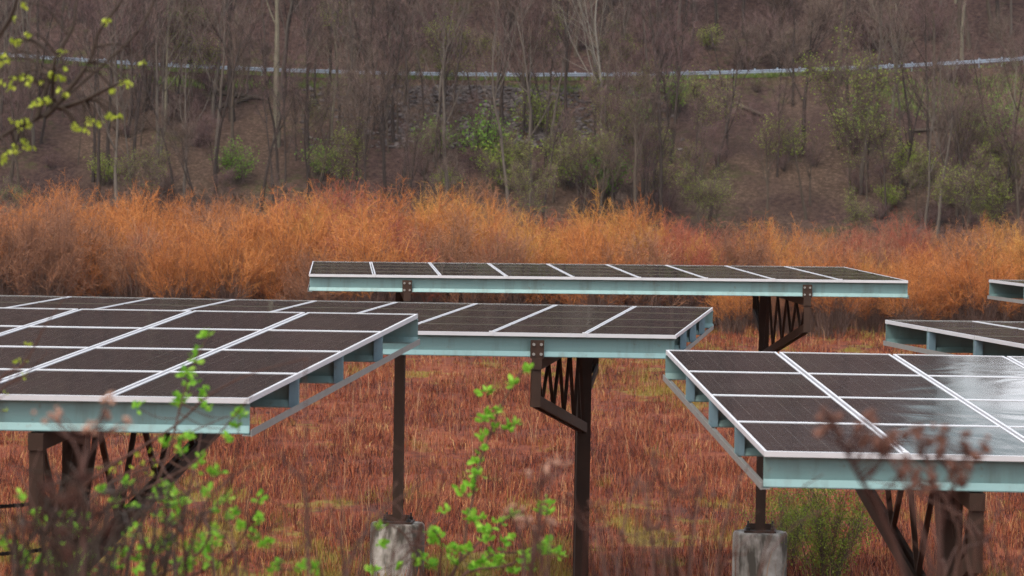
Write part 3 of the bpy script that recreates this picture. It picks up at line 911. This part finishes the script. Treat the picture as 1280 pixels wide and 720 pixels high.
        mb.box(foot + Vector((0, 0, 0.05)), A_ * 0.2, B_ * 0.01, Vector((0, 0, 0.05)))
        mb.build('base_plate', M['rust'], po, base)
        for (sx, sy) in ((-1, -1), (1, -1), (-1, 1), (1, 1)):
            mb = MB()
            q = foot + A_ * 0.2 * sx + B_ * 0.2 * sy
            mb.tube([q - Vector((0, 0, .01)), q + Vector((0, 0, 0.12))], 0.016, 6)
            mb.tube([q, q + Vector((0, 0, 0.05))], 0.036, 6)
            mb.build('anchor_bolt', M['black'], po, base)
        if plates:
            mb = MB()
            c = W(si, 0, dz - BEAM / 2 - 0.025) + ef * 0.001
            mb.box(c, ei * 0.072, ef * 0.008, up * 0.098)
            pl = mb.build('bracket_plate', M['rust'], root, base)
            for (sx, sy) in ((-1, -1), (1, -1), (-1, 1), (1, 1)):
                mb = MB()
                q = c + ei * 0.04 * sx + up * (0.052 * sy) - ef * 0.008
                mb.tube([q, q - ef * 0.02], 0.017, 6)
                mb.build('bolt', M['bolt'], pl, base)
        mb = MB()
        q = W(si, post_j, zb - 0.14) + ef * 0.13
        mb.tube(spline([q + ei * 0.04, q + ei * 0.06 - up * 0.25, q + ei * 0.02 - up * 0.45, q - ef * 0.03 - up * 0.9, q - ef * 0.035 - up * 2.0], 5), 0.014, 6)
        mb.build('cable', M['bar'], root, base)
        # the concrete pier the post is bolted to
        gzz = gz(foot.x, foot.y)
        mb = MB()
        mb.lathe((foot.x, foot.y, 0), [(0.45, gzz - 0.4), (0.45, PIER_TOP - 0.06), (0.445, PIER_TOP - 0.03), (0.425, PIER_TOP - 0.004), (0.2, PIER_TOP - 0.002)], 32)
        PIERS.append((label, si, mb, (foot.x, foot.y, gzz)))
    return root, W

PIERS = []
AR = {}
AR['A'] = solar_array((-1.8128, 24.0328, -1.6964), 0.0156, 0.0499, 0.0003, -0.1709, 9, -9, 0.6, False, 'large dark solar array at the front left with twigs before it', .03)
AR['B'] = solar_array((1.7671, 36.6456, -1.8371), 0.1297, 0.005, -0.0059, -0.2478, 9, -9, 3.2, True, 'solar array in the middle with a lattice bracket under its beam', .003)
AR['C'] = solar_array((-3.074, 51.8547, -1.7689), -0.0751, -0.0005, 0.0081, 0.125, 9, 0, 3.2, True, 'long farthest solar array with a full pale beam against the orange willows', .003)
AR['D'] = solar_array((1.7644, 23.9263, -1.9995), -0.0334, 0.0536, -0.0001, 0.0969, 9, 0, 0.6, False, 'large front right solar array reflecting pale sky, brown weeds before it', .03)
AR['E'] = solar_array((5.0573, 30.4982, -1.6422), 0.1589, -0.001, -0.0037, 0.0054, 9, 0, 3.2, True, 'solar array at the right seen end on behind the front right one', .004)
pF = at(1235, 349.5, 48.5)
ejF = Vector((-math.sin(0.165), math.cos(0.165), -0.001))
AR['F'] = solar_array(pF - ejF * 4 * ROWS_H, 0.159, -0.001, -0.0037, 0.0054, 9, 0, 3.2, True, 'solar array cut by the right edge level with the farthest one', .004)
PL = {'large dark': 'beneath the front left array', 'solar array in': 'beneath the middle array', 'long farthest': 'beneath the farthest array', 'large front': 'beneath the front right array',
      'solar array at': 'beneath the end on array at the right', 'solar array cut': 'beneath the array cut by the right edge'}
for label, si, mb, org in PIERS:
    txt = [v for k, v in PL.items() if label.startswith(k)][0]
    tag(mb.build('concrete_pier', M['concrete'], None, org, False), 'round stained concrete pier under the %s post %s' % ('left' if si < 4 else 'right', txt), 'pier', 'concrete piers')
    
# ------------------------------------------------------------------ sapling under the front right array, cables
sap = shrub_proto(601, 1.9, 1.9, 34, 1100, M['bark'], M['twig'], plant_mat('small_spring_leaves', [(0.12, 0.17, 0.02), (0.19, 0.26, 0.035), (0.28, 0.33, 0.07)], trans=0.3), 5200, 0.042, name='leafing_shrub', up=0.8, t0=0.12, tww=0.003, r=0.009)
for px, d_, s_, lab in ((1035, 57, 1.0, 'leafing green shrub standing behind the right concrete pier'), (985, 60, 0.75, 'smaller leafing green shrub close to the right concrete pier')):
    p = at(px, 600, d_)
    place(sap, (p.x, p.y, gz(p.x, p.y)), R.uniform(0, 6), s_, lab, 'shrub', 'leafing shrubs in the meadow')


# conduits hanging at the front left
M['conduit'] = noisy_mat('black_corrugated_plastic', [(0.010, 0.010, 0.011), (0.022, 0.021, 0.022)], 20, 0.4)
for pts, lab in (([(-60, 640), (-10, 634), (30, 631), (60, 627), (92, 619)], 'black corrugated conduit sagging to the post of the front left array'),
                 ([(-60, 690), (-5, 693), (40, 689), (70, 684), (95, 672)], 'lower black corrugated conduit at the post of the front left array')):
    b = MB(); P = [at(px, py, 25.2) for px, py in pts]
    fine = []
    for i in range(len(P) - 1):
        for k in range(16): fine.append(P[i].lerp(P[i + 1], k / 16))
    b.tube(fine, [0.017 if k % 2 else 0.012 for k in range(len(fine))], 8)
    tag(b.build('conduit', M['conduit'], None, P[2]), lab, 'conduit', 'black conduits')

# ------------------------------------------------------------------ foreground plants on the bank
def leaf(mb, rng, p, d, s):
    a = perp(d, rng); nrm = d.cross(a)
    w = s * rng.uniform(0.24, 0.32)
    fold = nrm * (s * 0.10)
    n = len(mb.v)
    m1, m2, tip = p + d * s * 0.35, p + d * s * 0.72 - nrm * s * .04, p + d * s - nrm * s * .12
    mb.v += [p, m1 + a * w * .85 + fold, m2 + a * w + fold, tip, m2 - a * w + fold, m1 - a * w * .85 + fold, m1, m2]
    mb.f += [(n, n + 6, n + 1), (n + 6, n + 7, n + 2, n + 1), (n + 7, n + 3, n + 2), (n, n + 5, n + 6), (n + 5, n + 4, n + 7, n + 6), (n + 4, n + 3, n + 7)]

def bank_plant(name, label, cat, seed, d, stems, clusters, stemm, leafm, mode, size, n=(4, 6), r=(0.006, 0.0015), dvar=0.5, foliage='foliage', root=None, group=None):
    """stems drawn from the bank upward, their leaf clusters or seed heads joined to them by fine twigs"""
    rng = random.Random(seed)
    sm, lm, samples, heads = MB(), MB(), [], []
    rx = root if root is not None else sum(s[0][0] for s in stems) / len(stems)
    g = at(rx, 720, d); g.z = gz(g.x, g.y)
    for st in stems:
        d0, d1 = d + rng.uniform(-.15, .15), d + rng.uniform(-dvar, dvar)
        m = len(st)
        P = [at(px, py, d0 + (d1 - d0) * i / max(1, m - 1)) for i, (px, py) in enumerate(st)]
        low = P[0]
        if st[0][1] > 640:
            foot = g + Vector((rng.uniform(-.12, .12), rng.uniform(-.12, .12), -0.05))
            P = [foot, foot.lerp(low, 0.5) + Vector((0, 0, 0.12 * (low - foot).length))] + P
        S = spline(P)
        k = len(S)
        sm.tube(S, [r[0] + (r[1] - r[0]) * (i / (k - 1)) for i in range(k)], 6)
        samples += S[6:]
    for c in clusters:
        px, py = c[0], c[1]
        p0 = min(samples, key=lambda q: (q - at(px, py, d)).length)
        dd = p0.dot(FW) + rng.uniform(-.06, .06)
        p = at(px, py, dd)
        l = (p - p0).length
        if l > 0.008:
            mid = p0.lerp(p, 0.5) + Vector((0, rng.uniform(-.1, .1) * l, (-.12 if mode != 'droop' else .2) * l))
            sm.tube(spline([p0, mid, p], 4), [max(r[1] * 1.2, .0018) * (1 - .5 * i / 8) for i in range(9)], 5)
        if mode == 'head':
            lm = MB()
            for k in range(rng.randint(*n)):
                q = p + Vector((rng.gauss(0, size * .5), rng.gauss(0, size * .5), rng.gauss(0, size * .5)))
                lm.blob(q, size * rng.uniform(.3, .6), rng)
            heads.append(lm)
        else:
            for k in range(rng.randint(*n)):
                v = Vector((rng.gauss(0, 1), rng.gauss(0, 1), rng.gauss(0, .7) + (0.7 if mode == 'up' else -1.5))).normalized()
                leaf(lm, rng, p + Vector((rng.gauss(0, size * .2), rng.gauss(0, size * .2), rng.gauss(0, size * .2))), v, size * rng.uniform(.6, 1.15))
    R_ = empty(name, g, label, cat, group)
    sm.build('stem', stemm, R_, g, True)
    for q in heads or ([lm] if lm.v else []): q.build('seed_head' if heads else foliage, leafm, R_, g)
    return R_

M['fresh'] = plant_mat('fresh_green_leaves', [(0.07, 0.22, 0.02), (0.16, 0.40, 0.03), (0.26, 0.52, 0.05), (0.40, 0.58, 0.10)], 0.5, 0.4)
M['lime'] = plant_mat('lime_catkins', [(0.26, 0.36, 0.03), (0.38, 0.46, 0.045), (0.50, 0.55, 0.10)], 0.6, 0.35)
M['reddish'] = noisy_mat('reddish_stem_bark', [(0.035, 0.017, 0.012), (0.07, 0.031, 0.021), (0.11, 0.052, 0.034)], 20, 0.7)
M['dark_stem'] = noisy_mat('dark_branch_bark', [(0.018, 0.012, 0.009), (0.034, 0.022, 0.015), (0.055, 0.036, 0.024)], 14, 0.8)
M['head'] = plant_mat('dry_seed_heads', [(0.055, 0.027, 0.020), (0.11, 0.054, 0.040), (0.18, 0.092, 0.070)], 0.9)
M['dry_stem'] = noisy_mat('dry_weed_stem', [(0.045, 0.019, 0.014), (0.085, 0.038, 0.027)], 20, 0.8)
M['dark_head'] = plant_mat('dark_seed_heads', [(0.022, 0.010, 0.008), (0.05, 0.022, 0.017), (0.08, 0.036, 0.026)], 0.9)
M['pink_head'] = plant_mat('pale_seed_heads', [(0.20, 0.10, 0.07), (0.32, 0.18, 0.13), (0.42, 0.27, 0.2)], 0.9)

def Z(s, ox, oy, pts): return [(ox + x / s, oy + y / s) for x, y in pts]
z6 = lambda p: Z(2.88, 0, 0, p)
bank_plant('overhanging_tree', 'leafing branch with lime green catkins hanging into view at the upper left', 'tree', 1, 14,
    [[(-420, 760), (-300, 480), (-140, 270), (0, 172), (40, 152), (70, 132), (110, 97), (150, 62), (178, 30), (198, -14), (210, -60)],
     z6([(160, 420), (190, 395), (250, 320), (300, 255), (330, 200), (360, 110), (440, 0), (470, -60)]),
     z6([(130, 432), (165, 320), (205, 200), (262, 95), (275, 0), (280, -60)]),
     [(-200, 330), (-60, 130), (0, 43), (14, 21), (22, -4), (30, -40)],
     z6([(190, 395), (190, 300), (196, 230)]), z6([(215, 390), (300, 362), (400, 312), (440, 296)])],
    z6([(90, 10), (50, 60), (45, 140), (65, 145), (95, 120), (375, 80), (220, 180), (10, 220), (30, 215), (180, 260), (225, 275), (75, 270), (110, 275), (145, 290), (40, 310), (8, 290), (130, 360), (180, 355), (235, 335), (210, 312),
        (150, 365), (40, 430), (75, 430), (95, 430), (65, 460), (80, 500), (30, 540), (60, 540), (110, 525), (8, 570), (515, 220), (440, 292), (460, 292), (405, 320), (335, 425), (360, 435), (265, 450), (285, 455), (305, 460), (390, 410), (405, 410), (432, 410), (60, 445), (105, 440), (50, 515), (90, 515), (45, 275), (95, 300), (165, 350), (115, 365), (200, 265), (235, 240), (20, 195), (60, 150), (385, 70), (270, 440), (320, 440)]),
    M['dark_stem'], M['lime'], 'droop', 0.024, (5, 9), (0.011, 0.0042), 0.4, root=-420)
z5 = lambda p: Z(2.483, 400, 430, p)
bank_plant('leafy_shoot', 'tall thin shoot with bright green leaf clusters in front of the middle of the meadow', 'shrub', 2, 15,
    [[(556, 760), (579, 688), (583, 660), (591, 623), (597, 591), (605, 563), (617, 531), (627, 506), (641, 480), (656, 460)],
     [(548, 760), (566, 715), (589, 688), (609, 668), (637, 647), (650, 643)], [(560, 760), (605, 700), (650, 690), (690, 684), (698, 690)], [(566, 740), (640, 705), (676, 672), (684, 632)],
     [(540, 760), (520, 700), (505, 668), (478, 650)], [(545, 760), (552, 690), (548, 670), (541, 662)]],
    z5([(635, 80), (600, 125), (517, 150), (605, 250), (585, 262), (550, 210), (525, 220), (510, 240), (545, 260), (500, 290), (510, 330), (488, 370), (478, 400), (492, 400), (470, 435), (475, 455), (443, 460), (385, 520), (463, 525),
        (590, 530), (610, 535), (555, 550), (500, 540), (490, 570), (520, 580), (515, 610), (475, 545), (595, 605), (575, 625), (700, 490), (690, 520), (705, 520), (345, 585), (360, 590), (365, 610), (350, 615), (395, 640), (430, 640), (455, 635),
        (540, 655), (560, 670), (500, 680), (520, 700), (480, 700), (545, 690), (420, 680), (600, 710), (650, 650), (655, 705), (690, 620), (710, 620), (720, 650), (740, 650), (700, 645), (640, 670), (320, 670), (345, 690), (300, 680), (185, 570), (190, 620), (165, 705), (240, 690)]),
    M['reddish'], M['fresh'], 'up', 0.038, (8, 13), (0.008, 0.0026), 0.4, root=556)
z1 = lambda p: Z(2.0, 0, 360, p)
bank_plant('leafy_shrub', 'leafy shrub with many bright green clusters before the front left array', 'shrub', 3, 13,
    [z1([(290, 760), (330, 640), (370, 540), (400, 470), (430, 380), (450, 300), (470, 230), (495, 170), (525, 108)]),
     [(60, 740), (70, 660), (115, 600), (215, 535), (260, 495), (320, 465), (385, 448)], [(80, 740), (100, 660), (185, 610), (240, 580), (280, 535), (318, 490)], [(-60, 760), (-40, 560), (0, 475), (30, 455), (55, 410), (82, 370)],
     [(140, 760), (190, 720), (225, 660), (235, 620), (246, 570), (252, 540)], [(150, 760), (240, 720), (290, 690), (318, 640), (325, 622)], [(150, 760), (250, 690), (265, 640), (290, 600), (300, 520)],
     [(100, 760), (60, 700), (50, 650)], [(120, 760), (90, 690), (80, 640)]],
    z1([(520, 120), (495, 150), (485, 180), (465, 215), (485, 225), (470, 250), (455, 275), (445, 295), (510, 265), (510, 298), (345, 300), (600, 320), (585, 350), (570, 380), (460, 380), (470, 375), (410, 390), (450, 410), (500, 430), (485, 450), (530, 460), (545, 465), (410, 490), (430, 520), (440, 545), (435, 575), (310, 490), (255, 505), (520, 505), (570, 525), (585, 565), (650, 530), (650, 580), (605, 605), (635, 620), (660, 640), (530, 605), (510, 640), (410, 640), (430, 635), (490, 660), (350, 680), (380, 705), (440, 690), (470, 700), (540, 700), (310, 660), (290, 540), (90, 560), (100, 590), (70, 690), (60, 680), (120, 670), (140, 700), (160, 580), (190, 680), (700, 690), (760, 700), (790, 700), (690, 705), (5, 640), (230, 710), (425, 500), (420, 540), (540, 640), (515, 660), (450, 700)]),
    M['reddish'], M['fresh'], 'up', 0.035, (8, 13), (0.009, 0.002), 0.5, root=110)
bank_plant('budding_twig', 'thin twigs with tiny yellow buds before the front left array', 'shrub', 4, 14,
    [[(40, 740), (90, 640), (150, 600), (205, 575), (235, 560)], [(60, 740), (120, 620), (180, 580), (230, 545), (285, 520)], [(-60, 740), (-30, 560), (0, 490), (30, 470), (60, 440)]],
    z1([(250, 455), (275, 460), (290, 460), (330, 455), (370, 465), (385, 470), (355, 440), (390, 440), (375, 400), (345, 420), (300, 440), (70, 145), (35, 185), (55, 185), (15, 265), (60, 225), (20, 310)]),
    M['reddish'], M['lime'], 'up', 0.022, (3, 5), (0.007, 0.0018), 0.4, root=60)
z4 = lambda p: Z(2.25, 820, 400, p)
bank_plant('dead_weed', 'dead brown weed with round seed heads before the front right array', 'weed', 5, 7.2,
    [z4([(800, 760), (795, 600), (785, 480), (760, 400), (740, 335)]), z4([(770, 760), (735, 560), (690, 440), (640, 365), (610, 300)]), z4([(795, 760), (805, 560), (850, 440), (880, 370)]), z4([(700, 760), (640, 560), (580, 455), (540, 380), (500, 300), (475, 265)])],
    z4([(480, 265), (465, 310), (500, 300), (560, 300), (605, 270), (600, 320), (575, 330), (620, 345), (660, 330), (700, 310), (740, 330), (800, 330), (860, 340), (930, 345), (750, 370), (790, 380), (880, 370), (870, 420), (690, 430), (730, 440), (830, 430), (760, 470), (720, 460), (700, 400), (840, 400), (850, 450), (900, 390), (660, 360), (640, 360), (810, 360), (770, 340), (820, 400), (780, 430)]),
    M['dry_stem'], M['head'], 'head', 0.017, (4, 7), (0.008, 0.003), 0.3, 'seed_heads', root=1180)
bank_plant('pale_dead_weed', 'thin dead weed with pale pinkish seed heads before the front left array', 'weed', 6, 8.0,
    [z1([(205, 760), (205, 480), (190, 400), (165, 365), (135, 325)]), z1([(210, 760), (207, 480), (220, 385), (265, 300)]), z1([(208, 760), (206, 470), (250, 380), (300, 345)])],
    z1([(265, 270), (285, 280), (150, 310), (135, 325), (105, 325), (270, 312), (272, 330), (285, 350), (320, 330), (320, 350), (230, 350), (210, 345)]),
    M['dry_stem'], M['pink_head'], 'head', 0.014, (2, 4), (0.006, 0.0025), 0.3, 'seed_heads', root=102)
bank_plant('dark_dead_weed', 'dark brown dead weed, heavily blurred, at the lower left', 'weed', 7, 5.0,
    [[(70, 760), (75, 690), (60, 650), (45, 620)], [(85, 760), (95, 680), (105, 630), (90, 600)], [(90, 760), (110, 690), (130, 655), (140, 640)]],
    [(50, 640), (75, 625), (95, 620), (115, 660), (135, 660), (60, 680), (80, 670), (30, 660), (105, 600), (90, 640), (60, 610), (125, 640), (85, 690)],
    M['dark_stem'], M['dark_head'], 'head', 0.014, (4, 7), (0.004, 0.002), 0.2, 'seed_heads', root=80)
z3 = lambda p: Z(3.6, 240, 520, p)
bank_plant('dry_stalk', 'single upright dry reddish stalk with forked side twigs left of the left pier', 'weed', 8, 9.0,
    [[(386, 760), (384, 700), (384, 676), (382, 631), (380, 603), (382, 562), (383, 520), (381, 480), (383, 446)], [(383, 640), (380, 603), (362, 584), (345, 556), (351, 545)], [(385, 650), (387, 623), (407, 598), (420, 575), (434, 550), (440, 530)], [(350, 720), (358, 698), (385, 676), (415, 640), (430, 605)]],
    [(383, 446), (351, 543), (440, 528), (409, 592)], M['dry_stem'], M['head'], 'head', 0.006, (1, 2), (0.005, 0.0016), 0.2, 'seed_heads', root=386)
rw = random.Random(44)
for k, (cx, lab) in enumerate(((690, 'reddish dry weeds with small seed heads left of the middle post'), (765, 'reddish dry weeds with small seed heads right of the middle post'), (845, 'thin reddish dry weeds near the right pier'))):
    st, hd = [], []
    for q in range(9):
        bx = cx + rw.uniform(-40, 40); tx = bx + rw.uniform(-35, 45); ty = rw.uniform(575, 665)
        st.append([(bx, 760), (bx + (tx - bx) * .25, 760 + (ty - 760) * .45), (bx + (tx - bx) * .6, 760 + (ty - 760) * .8), (tx, ty)])
        for h_ in range(rw.randint(1, 3)): hd.append((tx + rw.uniform(-14, 14), ty + rw.uniform(-10, 14)))
    bank_plant('dry_weed', lab, 'weed', 60 + k, 9.2 + 0.6 * k, st, hd, M['dry_stem'], M['head'] if k else M['pink_head'], 'head', 0.011, (2, 4), (0.006, 0.002), 0.4, 'seed_heads', root=cx)

# tangle of thin bare stems along the foot of the bank
rb = random.Random(71)
for k, (cx, dd, lab) in enumerate(((45, 11, 'tangle of thin bare red stems at the lower left corner'), (250, 12, 'thin bare arching stems between the front left array and the dry stalk'), (470, 11, 'thin bare stems leaning across the left concrete pier'), (900, 10.5, 'thin bare stems left of the right concrete pier'), (1210, 10, 'thin bare stems before the right hand bracket'))):
    st = []
    for q in range(11):
        bx = cx + rb.uniform(-60, 60); tx = bx + rb.uniform(-110, 110); ty = rb.uniform(560, 690)
        st.append([(bx, 770), (bx + (tx - bx) * .2, 770 + (ty - 770) * .5), (bx + (tx - bx) * .6, 770 + (ty - 770) * .85), (tx, ty)])
        if rb.random() < .5: st.append([st[-1][1], ((st[-1][1][0] + tx) / 2 + rb.uniform(-40, 40), ty + 30), (tx + rb.uniform(-60, 60), ty + rb.uniform(-20, 20))])
    bank_plant('bare_bramble', lab, 'bramble', 80 + k, dd, st, [], M['reddish'], M['fresh'], 'up', 0.02, (1, 2), (0.005, 0.0014), 0.5, root=cx)

# dark thicket of twigs that hides the foot of the front left bracket, and a second leafy shrub in it
for k, (cx, dd, lab) in enumerate(((70, 9.5, 'dense dark twigs hiding the foot of the front left bracket'), (165, 10.5, 'dark forked twigs below the front left beam'))):
    st = []
    for q in range(24):
        bx = cx + rb.uniform(-75, 75); tx = bx + rb.uniform(-90, 110); ty = rb.uniform(575, 680)
        st.append([(bx, 770), (bx + (tx - bx) * .2, 770 + (ty - 770) * .5), (bx + (tx - bx) * .6, 770 + (ty - 770) * .85), (tx, ty)])
        if rb.random() < .6: st.append([st[-1][2], ((st[-1][2][0] + tx) / 2 + rb.uniform(-40, 40), ty + 20), (tx + rb.uniform(-70, 70), ty + rb.uniform(-20, 20))])
    bank_plant('bare_bramble', lab, 'bramble', 90 + k, dd, st, [], M['dark_stem'], M['fresh'], 'up', 0.02, (1, 2), (0.006, 0.0018), 0.5, root=cx)
st = [[(30 + 40 * q, 770), (20 + 42 * q, 700), (10 + 45 * q + rb.uniform(-25, 25), rb.uniform(610, 670))] for q in range(7)]
bank_plant('low_leafy_shrub', 'low leafy shrub with small green leaves along the bottom left corner', 'shrub', 97, 12.5, st, [(rb.uniform(0, 300), rb.uniform(620, 718)) for q in range(46)], M['reddish'], M['fresh'], 'up', 0.032, (4, 9), (0.006, 0.002), 0.5, root=150)
